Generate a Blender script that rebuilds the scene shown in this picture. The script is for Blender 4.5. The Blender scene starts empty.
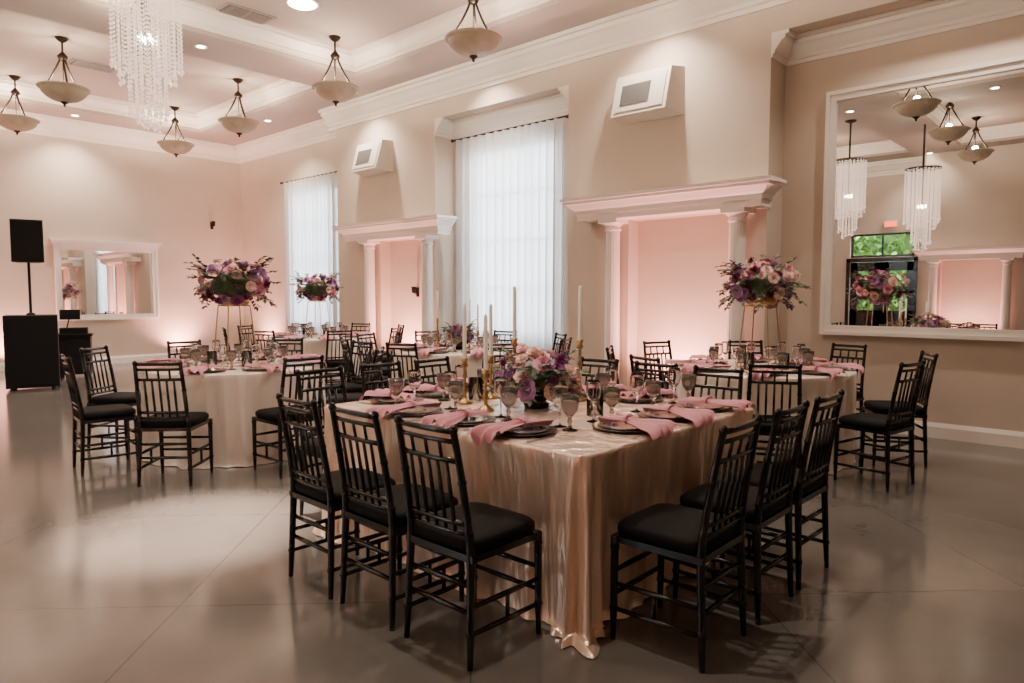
import bpy, math, random
from mathutils import Vector, Matrix
from math import sin, cos, pi, radians, sqrt
rnd = random.Random(7)

# ------------------------------------------------------------------ mesh builder
class MB:
    def __init__(s):
        s.v=[]; s.f=[]; s.m=[]; s.s=[]
    def add(s, vs, fs, mat=0, smooth=False):
        o=len(s.v); s.v.extend([tuple(a) for a in vs])
        for f in fs:
            s.f.append(tuple(i+o for i in f)); s.m.append(mat); s.s.append(smooth)
    def box(s,x0,x1,y0,y1,z0,z1,mat=0):
        vs=[(x0,y0,z0),(x1,y0,z0),(x1,y1,z0),(x0,y1,z0),(x0,y0,z1),(x1,y0,z1),(x1,y1,z1),(x0,y1,z1)]
        s.add(vs,[(0,3,2,1),(4,5,6,7),(0,1,5,4),(1,2,6,5),(2,3,7,6),(3,0,4,7)],mat)
    def cyl(s,p0,p1,r0,r1=None,n=10,mat=0,smooth=True,caps=True):
        if r1 is None: r1=r0
        p0=Vector(p0);p1=Vector(p1);d=(p1-p0)
        a=d.normalized(); t=Vector((1,0,0)) if abs(a.x)<.8 else Vector((0,1,0))
        u=a.cross(t).normalized(); w=a.cross(u)
        vs=[]
        for (p,r) in ((p0,r0),(p1,r1)):
            for i in range(n):
                th=2*pi*i/n; vs.append(p+u*(r*cos(th))+w*(r*sin(th)))
        fs=[(i,(i+1)%n,n+(i+1)%n,n+i) for i in range(n)]
        s.add(vs,fs,mat,smooth)
        if caps: s.add(vs,[tuple(range(n-1,-1,-1)),tuple(range(n,2*n))],mat,False)
    def tube(s,pts,rs,n=8,mat=0):
        pts=[Vector(p) for p in pts]
        if not isinstance(rs,(list,tuple)): rs=[rs]*len(pts)
        vs=[];fs=[]
        ref=None
        for k,p in enumerate(pts):
            if k==0:a=pts[1]-pts[0]
            elif k==len(pts)-1:a=pts[-1]-pts[-2]
            else:a=pts[k+1]-pts[k-1]
            a.normalize()
            if ref is None:
                t=Vector((1,0,0)) if abs(a.x)<.8 else Vector((0,1,0))
                u=a.cross(t).normalized()
            else:
                u=(ref-a*ref.dot(a)).normalized()
            ref=u; w=a.cross(u)
            for i in range(n):
                th=2*pi*i/n; vs.append(p+u*(rs[k]*cos(th))+w*(rs[k]*sin(th)))
        for k in range(len(pts)-1):
            for i in range(n):
                fs.append((k*n+i,k*n+(i+1)%n,(k+1)*n+(i+1)%n,(k+1)*n+i))
        fs.append(tuple(range(n-1,-1,-1))); fs.append(tuple(range((len(pts)-1)*n,len(pts)*n)))
        s.add(vs,fs,mat,True)
    def lathe(s,prof,n=20,c=(0,0,0),mat=0,smooth=True,flute=None):
        vs=[];fs=[]
        for (r,z) in prof:
            for i in range(n):
                th=2*pi*i/n; rr=max(r,1e-4)
                if flute: rr*=flute(th)
                vs.append((c[0]+rr*cos(th),c[1]+rr*sin(th),c[2]+z))
        for k in range(len(prof)-1):
            for i in range(n):
                fs.append((k*n+i,k*n+(i+1)%n,(k+1)*n+(i+1)%n,(k+1)*n+i))
        s.add(vs,fs,mat,smooth)
    def mesh(s,name,mats):
        me=bpy.data.meshes.new(name); me.from_pydata(s.v,[],s.f)
        for m in mats: me.materials.append(m)
        me.polygons.foreach_set('material_index',s.m)
        me.polygons.foreach_set('use_smooth',s.s)
        me.update(); return me
    def obj(s,name,mats,loc=(0,0,0),rz=0,parent=None):
        return place(name,s.mesh(name,mats),loc,rz,parent)

def place(name,me,loc=(0,0,0),rz=0,parent=None,rot=None):
    o=bpy.data.objects.new(name,me); bpy.context.scene.collection.objects.link(o)
    o.location=loc; o.rotation_euler=rot if rot else (0,0,rz)
    if parent: o.parent=parent
    return o
def empty(name,loc=(0,0,0),rz=0):
    o=bpy.data.objects.new(name,None); bpy.context.scene.collection.objects.link(o)
    o.location=loc;o.rotation_euler=(0,0,rz);o.empty_display_size=.1
    return o

# ------------------------------------------------------------------ materials
def pbr(name,col,rough=.5,metal=0,bump=0,bscale=50,var=0,vscale=3,bmap=None,bdist=.01,**kw):
    m=bpy.data.materials.new(name); m.use_nodes=True
    nt=m.node_tree; b=nt.nodes['Principled BSDF']
    b.inputs['Base Color'].default_value=(*col,1); b.inputs['Roughness'].default_value=rough
    b.inputs['Metallic'].default_value=metal
    for k,v in kw.items():
        b.inputs[k.replace('_',' ')].default_value=v
    tc=nt.nodes.new('ShaderNodeTexCoord')
    if var:
        n=nt.nodes.new('ShaderNodeTexNoise'); n.inputs['Scale'].default_value=vscale; n.inputs['Detail'].default_value=5
        nt.links.new(tc.outputs['Object'],n.inputs['Vector'])
        r=nt.nodes.new('ShaderNodeValToRGB')
        r.color_ramp.elements[0].position=.3; r.color_ramp.elements[1].position=.7
        r.color_ramp.elements[0].color=(*[c*(1-var) for c in col],1)
        r.color_ramp.elements[1].color=(*[min(1,c*(1+var)) for c in col],1)
        nt.links.new(n.outputs['Fac'],r.inputs['Fac']); nt.links.new(r.outputs['Color'],b.inputs['Base Color'])
    if bump:
        n=nt.nodes.new('ShaderNodeTexNoise'); n.inputs['Scale'].default_value=bscale; n.inputs['Detail'].default_value=3
        if bmap:
            mp=nt.nodes.new('ShaderNodeMapping'); mp.inputs['Scale'].default_value=bmap
            nt.links.new(tc.outputs['Object'],mp.inputs['Vector']); nt.links.new(mp.outputs['Vector'],n.inputs['Vector'])
        else: nt.links.new(tc.outputs['Object'],n.inputs['Vector'])
        bp=nt.nodes.new('ShaderNodeBump'); bp.inputs['Strength'].default_value=bump; bp.inputs['Distance'].default_value=bdist
        nt.links.new(n.outputs['Fac'],bp.inputs['Height']); nt.links.new(bp.outputs['Normal'],b.inputs['Normal'])
    return m
def emis(name,col,st):
    m=bpy.data.materials.new(name); m.use_nodes=True
    b=m.node_tree.nodes['Principled BSDF']; b.inputs['Base Color'].default_value=(*col,1)
    b.inputs['Emission Color'].default_value=(*col,1); b.inputs['Emission Strength'].default_value=st
    return m

M_wall=pbr('wall_plaster',(.59,.50,.41),.75,bump=.25,bscale=90,var=.03,vscale=2)
M_trim=pbr('white_trim',(.84,.78,.71),.45)
M_ceil=pbr('ceiling_paint',(.41,.345,.30),.8,bump=.1,bscale=120)
M_black=pbr('black_lacquer',(.003,.0025,.0025),.2)
M_cush=pbr('black_cushion',(.0025,.002,.002),.7,bump=.2,bscale=200,Specular_IOR_Level=.15)
M_satin=pbr('champagne_satin',(.88,.68,.54),.26,metal=.5,bump=.9,bscale=1,bmap=(8,8,1.5),bdist=.05,Sheen_Weight=.15)
M_ivory=pbr('ivory_satin',(.86,.74,.64),.34,metal=.2,bump=.7,bscale=1,bmap=(8,8,1.5),bdist=.04,Sheen_Weight=.2)
M_nap=pbr('pink_napkin',(.62,.28,.33),.75,bump=.2,bscale=300)
M_brass=pbr('brass',(.50,.35,.16),.3,1)
M_gold=pbr('gold_wire',(.55,.38,.22),.3,1)
M_bronze=pbr('dark_bronze',(.04,.028,.02),.45,.8)
M_charger=pbr('charger_bronze',(.07,.055,.045),.3,.5)
M_plate=pbr('plate_center',(.17,.145,.13),.2,.3)
M_silver=pbr('silver',(.6,.58,.55),.2,1)
M_wax=pbr('candle_wax',(.92,.88,.80),.5)
M_flame=emis('candle_flame',(1,.6,.25),60)
M_glass=pbr('glassware',(.95,.94,.94),.02,Transmission_Weight=1,IOR=1.35)
M_smoke=pbr('smoky_goblet',(.58,.54,.51),.05,Transmission_Weight=.92,IOR=1.42)
M_mirror=pbr('mirror_silver',(.84,.84,.83),.0,1)
M_alab=pbr('alabaster',(.26,.205,.14),.5,var=.15,vscale=8,Emission_Color=(1,.72,.42,1),Emission_Strength=.06)
M_crys=pbr('crystal',(.88,.78,.72),.08,Transmission_Weight=.4,IOR=1.5,Emission_Color=(1,.80,.66,1),Emission_Strength=.5)  # warm emission put into the beads imitates light from the bulbs inside
M_spk=pbr('speaker_black',(.004,.004,.0045),.5,Specular_IOR_Level=.3)
M_grl=pbr('speaker_grille',(.006,.006,.0065),.7,bump=.8,bscale=400,Specular_IOR_Level=.2)
M_spw=pbr('speaker_white',(.60,.55,.48),.5)
M_spg=pbr('speaker_grey_grille',(.08,.075,.07),.7,bump=.8,bscale=400)
M_leafg=pbr('foliage_green',(.05,.09,.035),.5,var=.4,vscale=20)
M_leafs=pbr('foliage_sage',(.17,.21,.14),.6,var=.3,vscale=20)
M_leafp=pbr('foliage_burgundy',(.06,.014,.026),.5,var=.4,vscale=20)
M_fl=[pbr('petal_plum',(.26,.055,.20),.6),pbr('petal_lilac',(.54,.30,.55),.6),pbr('petal_blush',(.92,.66,.61),.6),
      pbr('petal_pink',(.78,.35,.45),.6),pbr('petal_burgundy',(.12,.01,.035),.6)]
M_hedge=pbr('hedge_leaf',(.16,.30,.07),.6,var=.5,vscale=3)
M_ground=pbr('outside_paving',(.35,.33,.30),.9)
M_vent=pbr('vent_grey',(.30,.27,.24),.6)
M_ventd=pbr('vent_dark',(.03,.03,.03),.6)
M_lamp=emis('lamp_disc',(1,.85,.65),40)
M_exit=emis('exit_red',(1,.05,.03),4)
M_wood=pbr('table_wood',(.25,.16,.09),.6)

# sheer curtain
def sheer():
    m=bpy.data.materials.new('sheer_curtain_fabric'); m.use_nodes=True; nt=m.node_tree
    for n in list(nt.nodes): nt.nodes.remove(n)
    out=nt.nodes.new('ShaderNodeOutputMaterial')
    d=nt.nodes.new('ShaderNodeBsdfDiffuse'); d.inputs[0].default_value=(.72,.71,.70,1)
    t=nt.nodes.new('ShaderNodeBsdfTranslucent'); t.inputs[0].default_value=(.84,.85,.87,1)
    tr=nt.nodes.new('ShaderNodeBsdfTransparent'); tr.inputs[0].default_value=(.9,.9,.9,1)
    a=nt.nodes.new('ShaderNodeMixShader'); a.inputs[0].default_value=.62
    b=nt.nodes.new('ShaderNodeMixShader'); b.inputs[0].default_value=.06
    nt.links.new(d.outputs[0],a.inputs[1]); nt.links.new(t.outputs[0],a.inputs[2])
    nt.links.new(a.outputs[0],b.inputs[1]); nt.links.new(tr.outputs[0],b.inputs[2]); nt.links.new(b.outputs[0],out.inputs[0])
    return m
M_sheer=sheer()

# polished concrete floor with diagonal saw-cut joints
def floor_mat():
    m=bpy.data.materials.new('polished_concrete'); m.use_nodes=True; nt=m.node_tree; b=nt.nodes['Principled BSDF']
    N=nt.nodes.new; L=nt.links.new
    tc=N('ShaderNodeTexCoord'); sp=N('ShaderNodeSeparateXYZ'); L(tc.outputs['Object'],sp.inputs[0])
    def math_(op,a,bv=None):
        n=N('ShaderNodeMath'); n.operation=op
        for i,x in enumerate((a,bv)):
            if x is None: continue
            if isinstance(x,(int,float)): n.inputs[i].default_value=x
            else: L(x,n.inputs[i])
        return n.outputs[0]
    def joint(expr,off):
        q=math_('FRACT',math_('ADD',math_('MULTIPLY',expr,.70711/1.32),-off/1.32+.5+20))
        q=math_('ABSOLUTE',math_('SUBTRACT',q,.5))
        return math_('LESS_THAN',q,.0026)
    j1=joint(math_('SUBTRACT',sp.outputs[0],sp.outputs[1]),-1.36)
    j2=joint(math_('ADD',sp.outputs[0],sp.outputs[1]),3.12)
    j=math_('MAXIMUM',j1,j2)
    n1=N('ShaderNodeTexNoise'); n1.inputs['Scale'].default_value=1.1; n1.inputs['Detail'].default_value=6; n1.inputs['Roughness'].default_value=.6
    L(tc.outputs['Object'],n1.inputs['Vector'])
    r=N('ShaderNodeValToRGB'); r.color_ramp.elements[0].position=.25;r.color_ramp.elements[1].position=.75
    r.color_ramp.elements[0].color=(.098,.092,.082,1); r.color_ramp.elements[1].color=(.155,.146,.131,1)
    L(n1.outputs['Fac'],r.inputs['Fac'])
    mx=N('ShaderNodeMix'); mx.data_type='RGBA'; L(math_('MULTIPLY',j,.5),mx.inputs[0]); L(r.outputs[0],mx.inputs[6]); mx.inputs[7].default_value=(.02,.018,.016,1)
    L(mx.outputs[2],b.inputs['Base Color'])
    b.inputs['Roughness'].default_value=.14; b.inputs['IOR'].default_value=1.65
    return m
M_floor=floor_mat()

# ------------------------------------------------------------------ room shell
XR,XP,XL=7.8,7.4,-4.0       # recess wall, pier plane, left wall
YB,YF=15.6,-3.5             # back wall, front wall (behind camera)
ZC,ZT=4.75,5.05
def wall_x(mb,x0,x1,y0,y1,z0,z1,ops):
    ys=y0
    for (a,b,c,d) in sorted(ops):
        mb.box(x0,x1,ys,a,z0,z1)
        if c>z0: mb.box(x0,x1,a,b,z0,c)
        if d<z1: mb.box(x0,x1,a,b,d,z1)
        ys=b
    mb.box(x0,x1,ys,y1,z0,z1)
f=MB(); f.box(XL-.2,XR+.2,YF-.2,YB+.2,-.1,0); f.obj('floor',[M_floor])

W1=(11.7,13.2,.8,3.55); W2=(6.25,7.95,.8,3.65)
PB=(3.06,5.75); PA=(8.4,11.1)
w=MB()
wall_x(w,XR,XR+.2,YF,YB,0,ZT,[W1,W2])
def pier(mb,xw,s,y0,y1,n0,n1,nz,zt,d):
    def bx(o0,o1,a,b,c,e):
        xa,xb=sorted((xw+s*o0,xw+s*o1)); mb.box(xa,xb,a,b,c,e)
    bx(0,d,y0,n0,0,zt); bx(0,d,n1,y1,0,zt); bx(0,d,n0,n1,nz,zt); bx(.22,d,n0,n1,0,nz)
pier(w,XP,1,PB[0],PB[1],3.47,4.80,2.33,ZC,.4)
pier(w,XP,1,PA[0],PA[1],8.58,9.83,2.33,ZC,.4)
w.box(XP,XR,YF,PB[0],4.15,ZC); w.box(XP,XR,PB[1],PA[0],4.15,ZC)
w.obj('wall_right',[M_wall])
w=MB(); w.box(XL-.2,XR+.2,YB,YB+.2,0,ZT); w.obj('wall_back',[M_wall])
w=MB(); w.box(XL-.2,XR+.2,YF-.2,YF,0,ZT); w.obj('wall_front',[M_wall])
w=MB()
def wall_left(mb):
    x0,x1=XL-.2,XL
    mb.box(x0,x1,YF,4.35,0,ZT)
    mb.box(x0,x1,4.35,5.85,2.25,2.37); mb.box(x0,x1,4.35,5.85,2.97,ZT)
    mb.box(x0,x1,5.85,6.4,0,ZT)
    mb.box(x0,x1,6.4,7.8,0,.8); mb.box(x0,x1,6.4,7.8,3.0,ZT)
    mb.box(x0,x1,7.8,YB,0,ZT)
wall_left(w)
pier(w,XL+.4,-1,2.0,4.1,2.5,3.7,2.25,ZC,.4)
w.obj('wall_left',[M_wall])

c=MB(); c.box(XL-.2,XR+.2,YF-.2,YB+.2,ZT,ZT+.1)
TX=[(-3.0,1.3),(2.2,6.45)]; TY=[(-1.6,3.3),(4.3,9.15),(10.1,14.6)]
xs=[XL]+[a for t in TX for a in t]+[XR]; ys=[YF]+[a for t in TY for a in t]+[YB]
for i in range(0,len(xs),2): c.box(xs[i],xs[i+1],YF,YB,ZC,ZT)
for (a,b) in TX:
    for i in range(0,len(ys),2): c.box(a,b,ys[i],ys[i+1],ZC,ZT)
c.obj('ceiling',[M_ceil])

def prism(mb,A,B,prof,out,zt,mat=0):
    A=Vector((*A,0));B=Vector((*B,0));o=Vector((*out,0)); n=len(prof)
    vs=[P+o*a+Vector((0,0,zt+dz)) for P in (A,B) for (a,dz) in prof]
    fs=[(i,(i+1)%n,n+(i+1)%n,n+i) for i in range(n)]+[tuple(range(n)),tuple(range(2*n-1,n-1,-1))]
    mb.add(vs,fs,mat)
CROWN=[(0,-.34),(.025,-.34),(.025,-.29),(.05,-.28),(.05,-.24),(.09,-.20),(.15,-.12),(.19,-.10),(.19,-.05),(.24,-.05),(.24,0),(0,0)]
SM=[(a*.75,b*.75) for a,b in CROWN]
TR=[(a*.7,b*.72) for a,b in CROWN]
t=MB()
prism(t,(XP,YF),(XP,PA[1]+.2),CROWN,(-1,0),ZC)
prism(t,(XP,PA[1]),(XR,PA[1]),CROWN,(0,1),ZC)
prism(t,(XR,PA[1]),(XR,YB),CROWN,(-1,0),ZC)
t.obj('trim_1',[M_trim])
t=MB()
prism(t,(XR,YF),(XR,PB[0]),SM,(-1,0),4.15); prism(t,(XP,PB[0]),(XR,PB[0]),SM,(0,-1),4.15)
prism(t,(XR,PB[1]),(XR,PA[0]),SM,(-1,0),4.15); prism(t,(XP,PA[0]),(XR,PA[0]),SM,(0,-1),4.15)
prism(t,(XP,PB[1]),(XR,PB[1]),SM,(0,1),4.15)
t.obj('trim_2',[M_trim])
t=MB(); prism(t,(XL,YB),(XR,YB),CROWN,(0,-1),ZC); t.obj('trim_3',[M_trim])
t=MB(); prism(t,(XL,YF),(XL,YB),CROWN,(1,0),ZC); t.obj('trim_4',[M_trim])
t=MB()
for (a,b) in TX:
    for (cc,d) in TY:
        prism(t,(a,cc),(a,d),TR,(1,0),ZT); prism(t,(b,cc),(b,d),TR,(-1,0),ZT)
        prism(t,(a,cc),(b,cc),TR,(0,1),ZT); prism(t,(a,d),(b,d),TR,(0,-1),ZT)
t.obj('trim_5',[M_trim])
BASE=[(0,0),(.022,0),(.022,.11),(.015,.13),(.008,.15),(0,.15)]
t=MB()
prism(t,(XR,YF),(XR,PB[0]),BASE,(-1,0),0); prism(t,(XR,PB[1]),(XR,PA[0]),BASE,(-1,0),0); prism(t,(XR,PA[1]),(XR,YB),BASE,(-1,0),0)
for (a,b) in ((3.06,3.19),(5.08,5.75),(10.1,11.1)):
    prism(t,(XP,a),(XP,b),BASE,(-1,0),0)
prism(t,(XP,PB[0]),(XR,PB[0]),BASE,(0,-1),0); prism(t,(XP,PA[0]),(XR,PA[0]),BASE,(0,-1),0)
t.obj('baseboard_right',[M_trim])
t=MB(); prism(t,(XL,YB),(XR,YB),BASE,(0,-1),0); t.obj('baseboard_back',[M_trim])
t=MB(); prism(t,(XL,YF),(XL,2.0),BASE,(1,0),0); prism(t,(XL,7.8),(XL,YB),BASE,(1,0),0); t.obj('baseboard_left',[M_trim])

# columns and entablatures
def column(xc,yc,h=2.33):
    m=MB(); fl=lambda th: 1-.055*abs(sin(8*th))
    m.lathe([(.098,.16),(.088,h-.14)],64,(0,0,0),flute=fl)
    m.lathe([(.125,.08),(.13,.10),(.125,.125),(.108,.14),(.112,.16),(.098,.17)],32)
    m.box(-.135,.135,-.135,.135,0,.08)
    m.lathe([(.088,h-.15),(.10,h-.14),(.10,h-.12),(.092,h-.11),(.092,h-.09),(.125,h-.05)],32)
    m.box(-.135,.135,-.135,.135,h-.05,h)
    return m.obj('column',[M_trim],(xc,yc,0))
def entab(xw,s,y0,y1,z,dp=.26):
    m=MB(); lv=[(0,0),(0,.07),(.02,.07),(.02,.12),(.05,.14),(.10,.19),(.13,.20),(.13,.23),(.16,.235),(.16,.27)]
    vs=[]
    for (o,dz) in lv:
        xf=xw-s*(dp+o)
        vs+=[(xw,y0-o,z+dz),(xf,y0-o,z+dz),(xf,y1+o,z+dz),(xw,y1+o,z+dz)]
    fs=[]
    for k in range(len(lv)-1):
        for i in range(4): fs.append((k*4+i,k*4+(i+1)%4,k*4+4+(i+1)%4,k*4+4+i))
    fs+= [(3,2,1,0),tuple(range(len(vs)-4,len(vs)))]
    m.add(vs,fs); return m.obj('entablature_shelf',[M_trim])
for y in (3.33,4.94): column(XP-.136,y)
for y in (8.45,9.96): column(XP-.136,y)
entab(XP,1,3.02,5.40,2.33); entab(XP,1,8.05,10.5,2.33)
for y in (2.38,3.82): column(XL+.4+.136,y,2.22)
entab(XL+.4,-1,2.1,4.1,2.22)

# windows
def window(name,xa,s,op,nx,nz,mat=M_trim,tr=.06):
    y0,y1,z0,z1=op; m=MB()
    m.box(xa-.03,xa+.03,y0,y0+tr,z0,z1);m.box(xa-.03,xa+.03,y1-tr,y1,z0,z1)
    m.box(xa-.03,xa+.03,y0,y1,z0,z0+tr);m.box(xa-.03,xa+.03,y0,y1,z1-tr,z1)
    for i in range(1,nx):
        y=y0+(y1-y0)*i/nx; m.box(xa-.02,xa+.02,y-.02,y+.02,z0,z1)
    for i in range(1,nz):
        z=z0+(z1-z0)*i/nz; m.box(xa-.02,xa+.02,y0,y1,z-.02,z+.02)
    return m.obj(name,[mat])
window('window_1',XR+.08,1,W1,3,4); window('window_2',XR+.08,1,W2,3,4)
window('window_3',XL-.1,1,(4.35,5.85,2.37,2.97),2,1,M_black,.05)
window('window_4',XL-.1,1,(6.4,7.8,.8,3.0),2,3,M_black,.05)
m=MB()
for (a,b) in ((4.355,5.1),(5.1,5.845)):
    x0,x1=XL-.13,XL-.08
    m.box(x0,x1,a,a+.17,0,2.24);m.box(x0,x1,b-.17,b,0,2.24);m.box(x0,x1,a,b,0,1.0);m.box(x0,x1,a,b,2.02,2.24);m.box(x0,x1,a,b,1.45,1.5)
m.box(XL+.001,XL+.03,4.27,4.35,0,2.33);m.box(XL+.001,XL+.03,5.85,5.93,0,2.33);m.box(XL+.001,XL+.03,4.27,5.93,2.25,2.35)
m.cyl((XL-.05,5.02,.95),(XL-.05,5.02,1.2),.012,mat=1)
m.obj('door_1',[M_black,M_brass])
m=MB(); m.box(XL,XL+.05,4.75,5.05,3.1,3.26,0); m.box(XL+.05,XL+.055,4.77,5.03,3.12,3.24,1); m.obj('exit_sign',[M_trim,M_exit])

def curtain(y0,y1,z0,z1,seed):
    r=random.Random(seed); m=MB(); n=int((y1-y0)/.016); vs=[];fs=[]; K=9
    ph=[r.uniform(0,6) for _ in range(4)]
    for k in range(K+1):
        q=k/K; z=z1+(z0-z1)*q
        for i in range(n+1):
            y=y0+(y1-y0)*i/n
            a=.042+.03*q
            x=XR-.16+a*sin(2*pi*y/.15+1.8*sin(3*y+ph[0])+.3*q*sin(7*y+ph[1]))+.014*sin(2*pi*y/.047+ph[2])
            vs.append((x,y,z))
    for k in range(K):
        for i in range(n):
            a=k*(n+1)+i; fs.append((a,a+1,a+n+2,a+n+1))
    m.add(vs,fs,0,True)
    e=empty('sheer_curtain'); m.obj('fabric',[M_sheer],parent=e)
    q=MB(); q.cyl((XR-.16,y0-.1,z1+.01),(XR-.16,y1+.1,z1+.01),.014)
    for y in (y0-.1,y1+.1): q.lathe([(.001,-.03),(.025,-.015),(.03,0),(.025,.015),(.001,.03)],12,(XR-.16,y,z1+.01))
    for y in (y0-.03,(y0+y1)/2,y1+.03): q.box(XR-.17,XR,y-.01,y+.01,z1-.005,z1+.012)
    q.obj('curtain_rod',[M_bronze],parent=e)
curtain(11.45,13.4,.04,3.72,1); curtain(6.02,8.15,.04,3.82,2)

# mirrors
def mirror(name,L_,H_,fw=.08,top=False):
    m=MB()
    m.box(fw*.8,L_-fw*.8,-.02,0,fw*.8,H_-fw*.8,1)
    for (a,b,c_,d) in ((0,fw,0,H_),(L_-fw,L_,0,H_),(fw,L_-fw,0,fw),(fw,L_-fw,H_-fw,H_)):
        m.box(a,b,-.045,0,c_,d)
    g=.02
    for (a,b,c_,d) in ((-g,g,-g,H_+g),(L_-g,L_+g,-g,H_+g),(g,L_-g,-g,g),(g,L_-g,H_-g,H_+g)):
        m.box(a,b,-.065,0,c_,d)
    if top:
        m.box(-.05,L_+.05,-.08,0,H_+g,H_+.08); m.box(-.09,L_+.09,-.11,0,H_+.08,H_+.12)
    return m
mm=mirror('',2.95,2.50).mesh('wall_mirror',[M_trim,M_mirror])
place('wall_mirror',mm,(XR-.002,2.58,1.0),-pi/2)
mm=mirror('',1.85,1.45,.09,True).mesh('wall_mirror',[M_trim,M_mirror])
place('wall_mirror',mm,(4.03,YB-.002,.92),0)

# ------------------------------------------------------------------ ceiling fixtures
def pendant_mesh(stem):
    m=MB()
    m.lathe([(.0,-.15),(.08,-.143),(.17,-.115),(.24,-.07),(.285,-.02),(.30,.03),(.31,.05),(.30,.05),(.27,-.01),(.15,-.095),(.0,-.12)],28,mat=1)
    m.lathe([(.302,.02),(.33,.03),(.335,.05),(.32,.062),(.30,.05)],28,mat=1)
    m.lathe([(.0,-.215),(.02,-.20),(.012,-.185),(.035,-.165),(.05,-.155),(.05,-.14)],12,mat=0)
    for i in range(3):
        th=2*pi*i/3+.4; pts=[]
        for q in [0,.1,.2,.35,.5,.7,.85,1]:
            r=.225*(1-q)**1.25+.035; z=.03+.44*q
            pts.append((r*cos(th),r*sin(th),z))
        m.tube(pts,.014,6)
    m.lathe([(.03,.44),(.06,.46),(.07,.49),(.03,.54),(.014,.56)],12)
    m.cyl((0,0,.5),(0,0,stem-.03),.014)
    m.lathe([(.015,stem-.07),(.05,stem-.05),(.085,stem-.01),(.085,stem)],16)
    m.cyl((0,0,-.1),(0,0,.44),.006)
    return m.mesh('pendant_bowl_light',[M_bronze,M_alab])
pm=pendant_mesh(ZT-4.3)
def light(kind,name,loc,power,col,parent=None,**kw):
    l=bpy.data.lights.new(name,kind); l.energy=power; l.color=col
    for k,v in kw.items(): setattr(l,k,v)
    o=bpy.data.objects.new(name,l); bpy.context.scene.collection.objects.link(o); o.location=loc
    if parent:o.parent=parent
    return o
WARM=(1,.80,.61)
for x in (5.8,3.2,.85,-1.7):
    for y in (2.8,5.9,8.7,11.6,14.2):
        p=place('pendant_bowl_light',pm,(x,y,4.3),rnd.uniform(0,1))
        light('POINT','bulb',(0,0,.12),70 if y>8 else 58,WARM,p,shadow_soft_size=.05)

def chandelier(x,y,drop=0,sc=1,cut=0):
    m=MB()
    def bead(px,py,pz,r):
        vs=[(px+r,py,pz),(px,py+r,pz),(px-r,py,pz),(px,py-r,pz),(px,py,pz+r*1.5),(px,py,pz-r*1.5)]
        m.add(vs,[(0,1,4),(1,2,4),(2,3,4),(3,0,4),(1,0,5),(2,1,5),(3,2,5),(0,3,5)],0)
    zt=4.78-drop-cut
    for (R,n,zlo) in ((.31,28,3.62),(.25,22,3.5),(.17,18,3.2),(.10,10,3.06)):
        R*=sc
        for i in range(n):
            th=2*pi*i/n+R; z=zlo-drop-ZT+rnd.uniform(-.05,.05)
            bead(R*cos(th),R*sin(th),z,.022)
            z+=.05
            while z<zt-ZT:
                bead(R*cos(th),R*sin(th),z,.0125); z+=.042
        m.lathe([(R-.01,zt-ZT),(R+.01,zt-ZT),(R+.01,zt-ZT+.02),(R-.01,zt-ZT+.02),(R-.01,zt-ZT)],32,mat=1,smooth=False)
    RR=.31*sc
    for i in range(4):
        th=i*pi/4; m.cyl((-RR*cos(th),-RR*sin(th),zt-ZT+.01),(RR*cos(th),RR*sin(th),zt-ZT+.01),.006,mat=1)
    m.cyl((0,0,zt-ZT),(0,0,-.02),.02,mat=1); m.lathe([(.02,-.06),(.1,-.03),(.12,0)],20,mat=1)
    zb=3.9-drop-ZT
    m.cyl((0,0,zt-ZT),(0,0,zb+.05),.01,mat=1)
    for i in range(4):
        th=i*pi/2; m.lathe([(.001,-.04),(.02,-.02),(.025,0),(.015,.03),(.001,.04)],8,(.06*cos(th),.06*sin(th),zb),mat=2)
        m.cyl((0,0,zb+.06),(.06*cos(th),.06*sin(th),zb+.04),.006,mat=1)
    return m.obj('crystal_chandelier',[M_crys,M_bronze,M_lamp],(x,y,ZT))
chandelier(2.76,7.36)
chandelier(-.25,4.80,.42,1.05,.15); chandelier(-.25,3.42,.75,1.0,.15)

# vents + lamps
def vent(x,y,rz=0):
    m=MB(); m.box(-.33,.33,-.2,.2,-.015,0,0); m.box(-.29,.29,-.16,.16,-.017,-.014,1)
    for i in range(8): 
        yy=-.14+.04*i; m.box(-.28,.28,yy-.01,yy+.005,-.024,-.012,0)
    m.box(-.01,.01,-.16,.16,-.026,-.012,0)
    m.obj('ceiling_vent',[M_vent,M_ventd],(x,y,ZT),rz)
vent(4.55,8.85); vent(3.9,12.6)
m=MB(); m.lathe([(.0,-.05),(.12,-.045),(.17,-.02),(.18,0)],24,mat=1); m.lathe([(.18,-.02),(.2,-.015),(.2,0)],24)
m.obj('flush_ceiling_light',[M_trim,M_lamp],(4.87,8.0,ZT))
dl=MB(); dl.lathe([(.0,-.004),(.055,-.004)],20,mat=1,smooth=False); dl.lathe([(.055,-.004),(.085,-.008),(.085,0)],20)
dlm=dl.mesh('added_floor_spot',[M_trim,M_lamp])
for (x,y,pw) in ((6.93,1.2,280),(6.93,4.3,340),(6.93,7.1,360),(6.93,9.9,380),(6.93,12.7,410),(1.75,2.0,290),(1.75,5.5,350),(1.75,9.6,390),(1.75,13,430),(4.3,3.8,370),(4.3,9.62,370),(4.3,15.0,390),(-3.5,4,340),(-3.5,9,340)):
    o=place('added_floor_spot',dlm,(x,y,ZC))
    light('SPOT','beam',(0,0,-.02),pw,(1,.82,.68),o,spot_size=radians(120),spot_blend=.8,shadow_soft_size=.05)

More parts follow.
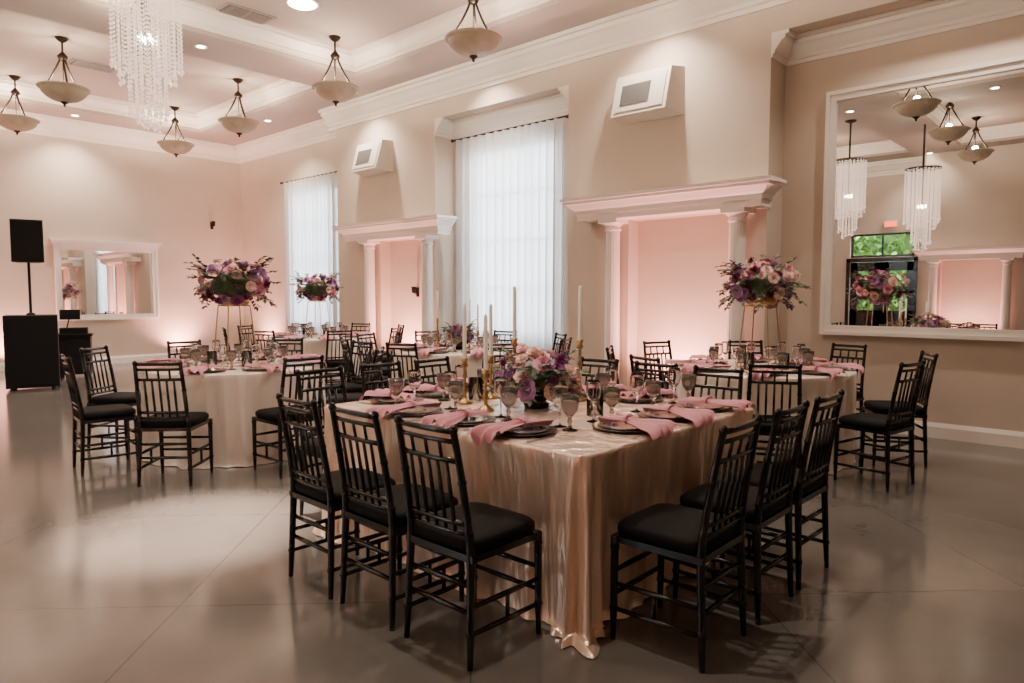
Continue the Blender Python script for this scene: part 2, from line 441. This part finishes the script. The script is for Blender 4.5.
# uplights
um=MB(); um.lathe([(.0,0),(.09,0),(.09,.10),(.075,.11),(.07,.10),(.0,.10)],20); um.box(-.11,-.09,-.02,.02,0,.09); um.box(.09,.11,-.02,.02,0,.09)
ume=um.mesh('uplight',[M_spk])
PINK=(1,.42,.36)
for (x,y,pw,tx,ty) in ((7.22,4.14,520,.3,0),(7.22,9.2,520,.3,0),(-3.4,3.1,400,-.2,0),(7.5,14.3,430,.2,.1),(6.3,15.3,400,0,.2),(3.2,15.3,340,0,.2),(1,15.3,360,0,.2)):
    o=place('uplight',ume,(x,y,0))
    l=light('SPOT','pink_beam',(0,0,.12),pw,PINK,o,spot_size=radians(130),spot_blend=.9,shadow_soft_size=.05)
    l.rotation_euler=Vector((-tx,-ty,-1)).to_track_quat('Z','Y').to_euler()

# wall speakers
def wspk(y,z,sc):
    m=MB(); W,H=.42*sc,.27*sc
    vs=[(0,-W,-H),(0,W,-H),(0,W,H),(0,-W,H),(-.30,-W*.95,-H*.85),(-.30,W*.8,-H*.85),(-.16,W*.8,H),(-.16,-W*.95,H)]
    vs=[(x,-yy,zz) for x,yy,zz in vs]
    m.add(vs,[(0,1,2,3),(4,7,6,5),(0,4,5,1),(1,5,6,2),(2,6,7,3),(3,7,4,0)],0)
    def P(u,v,off=0):
        a=Vector(vs[4]).lerp(Vector(vs[5]),u); b=Vector(vs[7]).lerp(Vector(vs[6]),u); return a.lerp(b,v)+Vector((-off,0,0))
    for (u0,u1,v0,v1,mt,of) in ((.06,.94,.1,.9,0,.012),(.15,.68,.25,.75,1,.02)):
        q=[P(u0,v0),P(u1,v0),P(u1,v1),P(u0,v1)]; q2=[p+Vector((-of,0,-of*.3)) for p in q]
        m.add(q+q2,[(4,5,6,7),(0,1,5,4),(1,2,6,5),(2,3,7,6),(3,0,4,7)],mt)
    m.obj('wall_speaker',[M_spw,M_spg],(XP,y,z))
wspk(4.48,3.75,1.0); wspk(9.85,3.72,.95)

# sconces
def sconce(loc,rz):
    m=MB(); m.box(-.03,.03,-.02,0,-.08,.08); m.cyl((0,-.02,0),(0,-.09,-.02),.008); m.lathe([(.02,-.02),(.035,0),(.045,.09),(.04,.09)],14,(0,-.09,0)); m.cyl((0,-.02,-.05),(0,-.09,-.02),.006)
    m.obj('wall_sconce',[M_bronze],loc,rz)
sconce((XP+.22,9.1,1.45),-pi/2); sconce((7.1,YB,2.95),0)

# PA speaker on subwoofer
m=MB(); m.box(-.33,.33,-.31,.31,.04,1.10,0); m.box(-.30,.30,-.325,-.31,.08,1.06,1)
for x in(-.25,.25):
    for y in(-.23,.23): m.cyl((x,y,0),(x,y,.04),.03)
m.obj('subwoofer',[M_spk,M_grl],(2.85,12.35,0),radians(-15))
m=MB(); m.cyl((0,0,1.10),(0,0,1.9),.02); m.lathe([(.06,1.10),(.06,1.12),(.02,1.14)],14)
vs=[(-.2,-.2,1.88),(.2,-.2,1.88),(.13,.2,1.88),(-.13,.2,1.88),(-.2,-.2,2.50),(.2,-.2,2.50),(.13,.2,2.50),(-.13,.2,2.50)]
m.add(vs,[(0,3,2,1),(4,5,6,7),(0,1,5,4),(1,2,6,5),(2,3,7,6),(3,0,4,7)],0); m.box(-.18,.18,-.215,-.2,1.91,2.47,1)
m.obj('pa_speaker',[M_spk,M_grl],(2.85,12.35,0),radians(-15))
m=MB(); m.box(-.25,.25,-.2,.2,.05,.7); m.box(-.28,.28,-.23,.23,.7,.74); m.box(-.2,.2,-.15,.15,.74,.84,1); m.box(-.22,.22,-.21,-.2,.1,.65,1)
for x in(-.2,.2):
    for y in(-.15,.15): m.cyl((x,y,0),(x,y,.05),.025)
m.cyl((-.1,0,.84),(-.05,0,1.05),.01); m.box(-.2,.1,-.02,.02,.98,1.15)
m.obj('equipment_cabinet',[M_spk,M_grl],(3.75,13.6,0),radians(-20))

# ------------------------------------------------------------------ chair
def chair_mesh():
    m=MB()
    def py(z):
        if z<.44: return -.205+.02*z/.44
        q=(z-.44)/.48; return -.185-.075*q**1.3
    def px(z): return .187-.030*z
    for s in (-1,1):
        pts=[];rs=[]
        for z,r in ((0,.011),(.06,.013),(.12,.0145),(.13,.019),(.145,.0145),(.25,.016),(.36,.0165),(.43,.018),(.47,.018),(.50,.015),(.51,.019),(.52,.015),(.60,.015),(.70,.0145),(.71,.018),(.72,.0145),(.82,.014),(.90,.0135),(.905,.017),(.915,.017),(.925,.012),(.93,.004)):
            pts.append((s*px(z),py(z),z)); rs.append(r)
        m.tube(pts,rs,10)
        pts=[];rs=[]
        for z,r in ((0,.010),(.06,.0125),(.12,.0145),(.13,.019),(.145,.0145),(.30,.016),(.38,.0165),(.385,.02),(.40,.018),(.43,.018)):
            pts.append((s*.19,.18+.005*(1-z/.43),z)); rs.append(r)
        m.tube(pts,rs,10)
        for z in (.13,.235): m.tube([(s*.184,-.20,z),(s*.189,0,z),(s*.19,.183,z)],[.009,.012,.009],8)
        m.tube([(s*.187,0,.235),(s*.187,0,.13)],.009,6)
    for z in (.19,.285): m.tube([(-.19,.182,z),(0,.182,z),(.19,.182,z)],[.009,.012,.009],8)
    m.tube([(-.18,py(.21),.21),(0,py(.21),.21),(.18,py(.21),.21)],[.009,.012,.009],8)
    m.tube([(-.18,py(.31),.31),(0,py(.31),.31),(.18,py(.31),.31)],[.009,.012,.009],8)
    m.box(-.195,.195,-.2,.195,.405,.432)
    for z,r in ((.905,.0125),(.865,.010),(.79,.011),(.545,.011),(.505,.010)):
        y=py(z); w_=px(z); m.tube([(-w_,y,z),(-w_/2,y-.008,z),(0,y-.011,z),(w_/2,y-.008,z),(w_,y,z)],r,8)
    for i in range(5):
        x=-.104+.052*i
        m.tube([(x,py(.505)-.008,.505),(x*1.0,py(.65)-.010,.65),(x,py(.79)-.008,.79)],[.0075,.009,.0075],6)
    for x in (-.08,0,.08): m.tube([(x,py(.79)-.009,.79),(x,py(.865)-.009,.865)],.0075,6)
    n=32; rings=[(.93,.432),(1.0,.442),(1.015,.458),(1.0,.474),(.93,.487),(.7,.494),(.35,.497),(.01,.498)]
    vs=[];fs=[]
    for k,(sc,z) in enumerate(rings):
        for i in range(n):
            th=2*pi*i/n; e=.35
            cx=math.copysign(abs(cos(th))**e,cos(th)); cy=math.copysign(abs(sin(th))**e,sin(th))
            vs.append((.2*sc*cx,.195*sc*cy,z))
    for k in range(len(rings)-1):
        for i in range(n): fs.append((k*n+i,k*n+(i+1)%n,(k+1)*n+(i+1)%n,(k+1)*n+i))
    m.add(vs,fs,1,True)
    return m.mesh('dining_chair',[M_black,M_cush])
CH=chair_mesh()
def chair(x,y,facing): place('dining_chair',CH,(x,y,0),radians(facing)-pi/2)

# ------------------------------------------------------------------ tables
TZ=.765
def cloth(perim,seed=0,amp=.03,cor=.045,bias=.75):
    """perim entries: x,y,nx,ny,cornerweight ; hangs to the floor and breaks slightly on it"""
    r=random.Random(seed); N=len(perim); m=MB()
    ph=[r.uniform(0,6.28) for _ in range(7)]
    L=[];tot=0
    for i in range(N):
        L.append(tot); a=perim[i];b=perim[(i+1)%N]; tot+=sqrt((a[0]-b[0])**2+(a[1]-b[1])**2)
    k1=round(tot/.31);k2=round(tot/.17);k3=round(tot/.55);k4=round(tot/.075)
    K=18; P=4
    vs=[];fs=[]
    def sh(x):
        s=sin(x); return 1-2*abs((1-s)/2)**.75
    def off(i,q):
        a=2*pi*L[i]/tot; cw=perim[i][4]
        wob=.55*q*sin(3*a+ph[4])
        s=.5*sh(k1*a+ph[0]+1.1*sin(2*a+ph[3])+wob)+.35*sh(k2*a+ph[1]+1.3*sin(5*a+ph[6])+wob)+.3*sin(k3*a+ph[2])
        s=max(-1.0,s)
        o=.008*q+amp*(q**.65)*(s+bias)
        o+=cw*(cor*q+ .042*(q**.65)*(sh(k4*a+ph[5]+wob+.8*sin(k2*a))+.1))
        return o
    for lv in range(3+K+P):
        for i in range(N):
            x,y,nx,ny,cw=perim[i]
            if lv<3:
                o,z=((0,TZ),(.006,TZ-.003),(.010,TZ-.012))[lv]
            elif lv<3+K:
                q=(lv-2)/K; z=TZ-.012+(.022-(TZ-.012))*q; o=.010*(1-q)+off(i,q)
            else:
                p=(lv-2-K)/P; a=2*pi*L[i]/tot
                pool=(.006+.04*cw)*(1+.5*sin(k2*a+ph[6]))
                o=off(i,1)+pool*p; z=.022-.016*p+(.02*cw*abs(sin(p*pi))*(1+sin(k4*a*.7+ph[2])))
            vs.append((x+nx*o,y+ny*o,z))
    for k in range(2+K+P):
        for i in range(N): fs.append((k*N+i,k*N+(i+1)%N,(k+1)*N+(i+1)%N,(k+1)*N+i))
    m.add(vs,fs,0,True); m.add(vs[:N],[tuple(range(N))],0,False)
    return m
def perim_round(R,N=320): return [(R*cos(2*pi*i/N),R*sin(2*pi*i/N),cos(2*pi*i/N),sin(2*pi*i/N),0) for i in range(N)]
def perim_rect(a,b,rad=.04,step=.009):
    P=[]
    def cwf(x,y):
        d=sqrt((a-abs(x))**2+(b-abs(y))**2); return math.exp(-(d/.15)**2)
    def nrm(x,y,n):
        d=sqrt((a-abs(x))**2+(b-abs(y))**2); g=.45*math.exp(-(d/.13)**2)
        v=Vector((n[0],n[1],0))+Vector((math.copysign(g,x),math.copysign(g,y),0)); v.normalize(); return v.x,v.y
    cs=[(a-rad,b-rad,0),(-a+rad,b-rad,pi/2),(-a+rad,-b+rad,pi),(a-rad,-b+rad,3*pi/2)]
    for ci,(cx,cy,t0) in enumerate(cs):
        for j in range(13):
            th=t0+pi/2*j/12; x=cx+rad*cos(th);y=cy+rad*sin(th); n=nrm(x,y,(cos(th),sin(th))); P.append((x,y,n[0],n[1],cwf(x,y)))
        nx_,ny_,nt=cs[(ci+1)%4]; th=t0+pi/2; A=(cx+rad*cos(th),cy+rad*sin(th)); B=(nx_+rad*cos(th),ny_+rad*sin(th))
        d=sqrt((A[0]-B[0])**2+(A[1]-B[1])**2); n_=int(d/step)
        for j in range(1,n_):
            x=A[0]+(B[0]-A[0])*j/n_; y=A[1]+(B[1]-A[1])*j/n_; n=nrm(x,y,(cos(th),sin(th)))
            P.append((x,y,n[0],n[1],cwf(x,y)))
    return P

def table_round(x,y,seed,R=.76):
    e=empty('round_dining_table',(x,y,0))
    cloth(perim_round(R),seed=seed,amp=.040,bias=-.1).obj('tablecloth',[M_ivory],parent=e)
    m=MB(); m.lathe([(0,.72),(R-.02,.72),(R-.01,.74),(R-.02,.755),(0,.755)],40); m.cyl((0,0,.05),(0,0,.72),.05); m.lathe([(.3,0),(.3,.03),(.06,.08)],20)
    m.obj('tabletop',[M_wood],parent=e); return e
def table_rect(x0,x1,y0,y1,seed):
    a,b=(x1-x0)/2,(y1-y0)/2
    e=empty('banquet_table',((x0+x1)/2,(y0+y1)/2,0))
    cloth(perim_rect(a,b),seed=seed,amp=.046,bias=-.6).obj('tablecloth',[M_satin],parent=e)
    m=MB(); m.box(-a+.02,a-.02,-b+.02,b-.02,.72,.755)
    for sx in(-1,1):
        for sy in (-1,1): m.cyl((sx*(a-.18),sy*(b-.18),0),(sx*(a-.18),sy*(b-.18),.72),.025)
    m.obj('tabletop',[M_wood],parent=e)

m=MB(); m.lathe([(.0,.004),(.10,.004),(.115,.008),(.155,.016),(.158,.014),(.11,.0),(.0,.0)],40); m.lathe([(.0,.012),(.085,.012),(.11,.018),(.113,.016),(.09,.005),(0,.005)],36,mat=1)
PLATE=m.mesh('charger_plate',[M_charger,M_plate])
m=MB(); m.lathe([(.0,0),(.034,0),(.034,.003),(.008,.008),(.004,.02),(.004,.085),(.012,.095),(.032,.12),(.039,.15),(.036,.19),(.033,.21),(.0315,.21),(.0345,.19),(.037,.15),(.03,.122),(.010,.099),(0,.098)],20)
WINE=m.mesh('wine_glass',[M_glass])
m=MB(); fl=lambda th:1-.05*abs(sin(5*th))
m.lathe([(.0,0),(.037,0),(.038,.004),(.012,.012),(.008,.03),(.013,.045),(.008,.06),(.016,.07),(.036,.095),(.043,.13),(.045,.165),(.042,.165),(.04,.13),(.033,.098),(.012,.075),(0,.074)],30,flute=fl)
GOB=m.mesh('goblet',[M_smoke])
def napkin(seed,edge=.19):
    r=random.Random(seed); m=MB(); NU,NV=24,16; vs=[];fs=[]; p=r.uniform(0,6)
    tot=.35; sk=r.uniform(-.45,.45)
    for i in range(NU+1):
        s=i/NU; l=.11-s*tot
        w_=.028+.082*abs((s-.36)/.64)**.85 if s>.36 else .028+.055*(abs(s-.36)/.36)**.9
        for j in range(NV+1):
            t=j/NV*2-1
            h=.038+.020*sin(t*9+p+1.5*s)*(.35+abs(s-.36))+ .018*math.exp(-((s-.36)/.12)**2)*(1-t*t)
            x=t*w_+sk*(l-.0)*.6; y=l+.03*sin(t*2.5+p)*s
            e=edge-.004
            if y<-e:
                over=-e-y; a=min(over/.035,1.35)
                y2=-e-.035*sin(a)-.012-.006*sin(t*7+p); z=h-(.035*(1-cos(a)))-max(0,over-.035*1.35)
                y=y2-h*sin(min(a,1.4))*.3
            else:
                z=h
            vs.append((x,y,z))
    for i in range(NU):
        for j in range(NV):
            a=i*(NV+1)+j; fs.append((a,a+1,a+NV+2,a+NV+1))
    m.add(vs,fs,0,True)
    m.tube([(.036*cos(q)+sk*(-.04)*.6,-.025,.046+.018*sin(q)) for q in [2*pi*k/12 for k in range(13)]],.007,6)
    return m.mesh('napkin',[M_nap])
NAP=[napkin(k) for k in range(5)]
m=MB(); m.box(-.006,.006,-.09,.03,0.001,.004); m.tube([(0,.03,.003),(0,.05,.004)],.0025,6)
for x in (-.009,-.003,.003,.009): m.box(x-.0015,x+.0015,.05,.10,.002,.004)
m.box(-.011,.011,.045,.055,.002,.0045); FORK=m.mesh('fork',[M_silver])
m=MB(); m.box(-.006,.006,-.09,.0,0.001,.005); m.add([(-.007,0,.002),(.007,0,.002),(.007,.09,.002),(0,.105,.002),(-.006,.09,.002),(-.007,0,.004),(.007,0,.004),(.007,.09,.003),(0,.105,.003),(-.006,.09,.003)],[(5,6,7,8,9),(4,3,2,1,0),(0,1,6,5),(1,2,7,6),(2,3,8,7),(3,4,9,8),(4,0,5,9)],0)
KNIFE=m.mesh('table_knife',[M_silver])

def setting(x,y,facing,full=True):
    a=radians(facing)-pi/2; R=Matrix.Rotation(a,3,'Z')
    def P(dx,dy,z=TZ): 
        v=R@Vector((dx,dy,0)); return (x+v.x,y+v.y,z)
    place('charger_plate',PLATE,P(0,0),a)
    place('napkin',rnd.choice(NAP),P(0,0,TZ+.003),a)
    place('goblet',GOB,P(.14,.17),a)
    place('wine_glass',WINE,P(.045,.215),a)
    if full:
        place('fork',FORK,P(-.172,-.085,TZ+.001),a); place('table_knife',KNIFE,P(.172,-.085,TZ+.001),a)

# ------------------------------------------------------------------ flowers
def frame(n):
    n=Vector(n).normalized(); t=Vector((0,0,1)) if abs(n.z)<.9 else Vector((1,0,0))
    u=t.cross(n).normalized(); v=n.cross(u); return u,v,n
def rose(mb,c_,r,n,mat,R):
    u,v,n=frame(n); c_=Vector(c_)
    for k in range(4):
        cnt=(3,4,5,6)[k]; rb=r*(.08,.16,.24,.30)[k]; rt=r*(.16,.42,.72,1.0)[k]; h=r*(.72,.66,.46,.18)[k]
        t0=R.uniform(0,6)
        for i in range(cnt):
            th0=t0+2*pi*i/cnt; wd=1.3*pi/cnt; vs=[]
            for b in (0,.5,1):
                for a in (-1,0,1):
                    th=th0+a*wd*(.5+.5*b) if b<1 else th0+a*wd*.72
                    rad=(rb+(rt-rb)*b**1.4)*(1-.08*abs(a)*b)
                    z=-.3*r+(h+.3*r)*sin(b*pi/2)-(.12*r*abs(a) if b==1 else 0)
                    vs.append(c_+u*(rad*cos(th))+v*(rad*sin(th))+n*z)
            mb.add(vs,[(0,1,4,3),(1,2,5,4),(3,4,7,6),(4,5,8,7)],mat,True)
def leaf(mb,p,d,up,L,W,mat):
    d=Vector(d).normalized(); s=d.cross(Vector(up))
    if s.length<.01: s=d.cross(Vector((1,0,.1)))
    s.normalize(); n=s.cross(d); p=Vector(p)
    vs=[p,p+d*L*.45+s*W+n*.1*W,p+d*L-n*L*.12,p+d*L*.45-s*W+n*.1*W,p+d*L*.5-n*W*.25]
    mb.add(vs,[(0,1,4),(1,2,4),(0,4,3),(4,2,3)],mat,True)
def spray(mb,p,d,L,mat,R,lw=.012,ll=.045,droop=.5,n=9):
    p=Vector(p);d=Vector(d).normalized(); pts=[p.copy()]
    q=p.copy(); dd=d.copy()
    for k in range(n):
        q=q+dd*(L/n); dd=(dd+Vector((R.uniform(-.12,.12),R.uniform(-.12,.12),-droop/n))).normalized(); pts.append(q.copy())
        for sgn in (-1,1):
            sd=dd.cross(Vector((0,0,1))).normalized()*sgn if abs(dd.z)<.98 else Vector((sgn,0,0))
            leaf(mb,q,dd*.6+sd+Vector((0,0,R.uniform(-.4,.6))),(0,0,1),ll*R.uniform(.7,1.2),lw,mat)
    leaf(mb,q,dd,(0,0,1),ll,lw,mat)
    mb.tube(pts,.0018,4,mat)
def blob(mb,c_,rx,rz,mat):
    prof=[(rx*sin(a),-rz*cos(a)) for a in [pi*k/8 for k in range(9)]]; mb.lathe(prof,16,c_,mat)
FM=M_fl+[M_leafg,M_leafs,M_leafp,M_gold,M_black]
def tall_mesh(seed):
    R=random.Random(seed); m=MB(); zc=.73
    b=.14;tp=.10;h=.54
    for (hw,z) in ((b,.006),(tp,h)):
        cs=[(-hw,-hw,z),(hw,-hw,z),(hw,hw,z),(-hw,hw,z)]
        for i in range(4): m.cyl(cs[i],cs[(i+1)%4],.006,n=8,mat=8)
    for sx in(-1,1):
        for sy in(-1,1): m.cyl((sx*b,sy*b,.006),(sx*tp,sy*tp,h),.006,n=8,mat=8)
    m.lathe([(0,h),(.10,h),(.13,h+.02),(.14,h+.08),(.13,h+.08),(0,h+.06)],20,mat=8)
    blob(m,(0,0,zc-.01),.19,.13,5)
    for i in range(66):
        th=R.uniform(0,2*pi); cz=R.uniform(-.75,1); rr=sqrt(1-cz*cz) 
        d=Vector((rr*cos(th),rr*sin(th),cz)); s=R.uniform(.78,1.18)
        p=Vector((d.x*.27*s,d.y*.27*s,zc+d.z*.20*s))
        rose(m,p,R.uniform(.034,.066),d,R.choice((0,1,2,2,2,3,3,2,4,1,2,3)),R)
    for i in range(56):
        th=R.uniform(0,2*pi); cz=R.uniform(-.9,1.4); d=Vector((cos(th),sin(th),cz*.8))
        p=Vector((d.x*.18,d.y*.18,zc+d.z*.12))
        spray(m,p,d,R.uniform(.12,.22),R.choice((7,7,7,5,5,6)),R,lw=.018,ll=.052,droop=R.uniform(.0,.8),n=6)
    return m.mesh('tall_floral_centerpiece',FM)
TALL=[tall_mesh(3),tall_mesh(11)]
def low_mesh(seed,rx,ry,rz):
    R=random.Random(seed); m=MB(); zc=.14
    m.lathe([(0,0),(.07,0),(.075,.02),(.05,.035),(.10,.06),(.13,.10),(.12,.10),(0,.06)],24,mat=9)
    blob(m,(0,0,zc),.13,.08,5)
    for i in range(62):
        th=R.uniform(0,2*pi); cz=R.uniform(-.3,1); rr=sqrt(1-cz*cz)
        d=Vector((rr*cos(th),rr*sin(th),cz)); s=R.uniform(.8,1.1)
        p=Vector((d.x*rx*s,d.y*ry*s,zc+d.z*rz*s))
        rose(m,p,R.uniform(.034,.064),Vector((d.x,d.y,d.z+.25)),R.choice((0,0,1,1,2,2,2,2,3,1)),R)
    for i in range(56):
        th=R.uniform(0,2*pi); cz=R.uniform(-.3,1.2); d=Vector((cos(th),sin(th),cz))
        spray(m,(d.x*rx*.6,d.y*ry*.6,zc+.02+d.z*rz*.5),d,R.uniform(.09,.15),R.choice((5,5,6,6,6)),R,lw=.014,ll=.042,droop=R.uniform(.3,.9),n=6)
    return m.mesh('low_floral_centerpiece',FM)
LOW=[low_mesh(5,.18,.25,.17),low_mesh(8,.14,.14,.14)]

def candlestick_mesh(h,th):
    m=MB()
    m.lathe([(0,0),(.045,0),(.047,.008),(.03,.02),(.012,.035),(.010,.06),(.019,.08),(.010,.10),(.008,h*.55),(.017,h*.6),(.009,h*.65),(.009,h-.06),(.022,h-.045),(.013,h-.03),(.024,h),(.018,h),(.012,h-.02),(0,h-.02)],20)
    m.lathe([(.012,h-.02),(.011,h+th-.01),(.003,h+th),(0,h+th)],14,mat=1)
    m.cyl((0,0,h+th),(0,0,h+th+.008),.001,n=5,mat=2)
    return m.mesh('taper_candlestick',[M_brass,M_wax,M_black])
CS=[candlestick_mesh(.27,.31),candlestick_mesh(.37,.32),candlestick_mesh(.23,.30)]
m=MB(); m.lathe([(0,0),(.04,0),(.045,.004),(.045,.14),(.042,.14),(.042,.006),(0,.006)],24,mat=0)
m.lathe([(.03,.006),(.03,.06),(0,.06)],16,mat=1); m.lathe([(.001,.062),(.009,.072),(.006,.092),(.0005,.115)],8,mat=2)
VOT=m.mesh('hurricane_candle',[M_glass,M_wax,M_flame])

# ---- main banquet table
X0,X1,Y0,Y1=2.2,3.80,1.62,3.48
CG=.245
table_rect(X0,X1,Y0,Y1,3)
for y in (2.0,2.46,2.91): chair(X0-CG+.005,y,0+rnd.uniform(-2,2))
for y in (2.08,2.56,3.04): chair(X1+CG,y,180+rnd.uniform(-2,2))
for x in (2.51,3.02,3.50): chair(x,Y0-CG,90+rnd.uniform(-2,2))
for x in (2.50,2.99,3.47): chair(x,Y1+CG,270+rnd.uniform(-2,2))
for y in (2.12,2.51,2.90): setting(X0+.2,y,0)
for y in (2.26,2.62,2.98): setting(X1-.2,y,180)
for x in (2.79,3.19,3.59): setting(x,Y0+.2,90)
for x in (2.58,2.94,3.28): setting(x,Y1-.2,270)
cx,cy=(X0+X1)/2,(Y0+Y1)/2
place('low_floral_centerpiece',LOW[0],(cx,cy,TZ),0)
for (x,y,k) in ((3.05,2.96,0),(3.34,2.50,1),(3.20,2.90,1),(2.80,2.93,0),(2.70,2.66,2)):
    place('taper_candlestick',CS[k],(x,y,TZ))
for (x,y) in ((2.92,2.96),(2.98,2.13)):
    place('hurricane_candle',VOT,(x,y,TZ))

# ---- round tables
def round_set(x,y,a0,seed,tall=None,low=False,R=.76,full=False):
    table_round(x,y,seed,R)
    for k in range(8):
        a=a0+45*k; t_=radians(a); rr=R+.285+rnd.uniform(0,.03)
        chair(x+rr*cos(t_),y+rr*sin(t_),a+180+rnd.uniform(-6,6))
        setting(x+(R-.2)*cos(t_),y+(R-.2)*sin(t_),a+180,full=full)
    if tall is not None: place('tall_floral_centerpiece',TALL[tall],(x,y,TZ),0)
    if low:
        place('low_floral_centerpiece',LOW[1],(x,y,TZ),1.2)
        for i,(dx,dy) in enumerate(((.25,.08),(-.23,.12),(.05,-.26))): place('taper_candlestick',CS[i],(x+dx,y+dy,TZ))
    else:
        for (dx,dy) in ((-.215,0),(0,-.215)): place('hurricane_candle',VOT,(x+dx,y+dy,TZ))
round_set(2.96,6.1,220,1,tall=0)
round_set(5.95,2.5,208,2,tall=1)
round_set(5.6,5.95,200,4,low=True)
round_set(5.85,9.35,205,5,tall=0)

# ------------------------------------------------------------------ outside
m=MB(); m.box(-30,XL-.25,-20,30,-.12,-.02); m.box(XR+.25,30,-20,30,-.12,-.02); m.obj('ground_outside',[M_ground])
m=MB(); R=random.Random(9)
for i in range(5200):
    p=Vector((R.gauss(-8.5,.5),R.uniform(0,11),R.uniform(0.2,4.2))); d=Vector((R.uniform(-1,1),R.uniform(-1,1),R.uniform(-1,1)))
    leaf(m,p,d,(0,0,1),.28,.09,0)
m.box(-9.2,-8.9,0,11,-.02,3.9,0)
m.obj('hedge',[M_hedge])

# added spotlight for the pink floor glare; its ceiling fixture is made up
o=place('added_floor_spot',dlm,(1.78,4.2,ZC))
light('SPOT','beam',(0,0,-.02),8000,(1,.72,.60),o,spot_size=radians(22),spot_blend=1,shadow_soft_size=.04)

# ------------------------------------------------------------------ world
wd=bpy.data.worlds.new('sky'); bpy.context.scene.world=wd; wd.use_nodes=True
bg=wd.node_tree.nodes['Background']; bg.inputs[0].default_value=(.84,.92,1,1); bg.inputs[1].default_value=17.0

# ------------------------------------------------------------------ camera
cam=bpy.data.cameras.new('camera'); cam.lens=24.5; cam.sensor_width=36; cam.clip_end=200
co=bpy.data.objects.new('camera',cam); bpy.context.scene.collection.objects.link(co)
co.location=(0,0,1.4); co.rotation_euler=(radians(90-3.82),0,radians(-47.6))
bpy.context.scene.camera=co
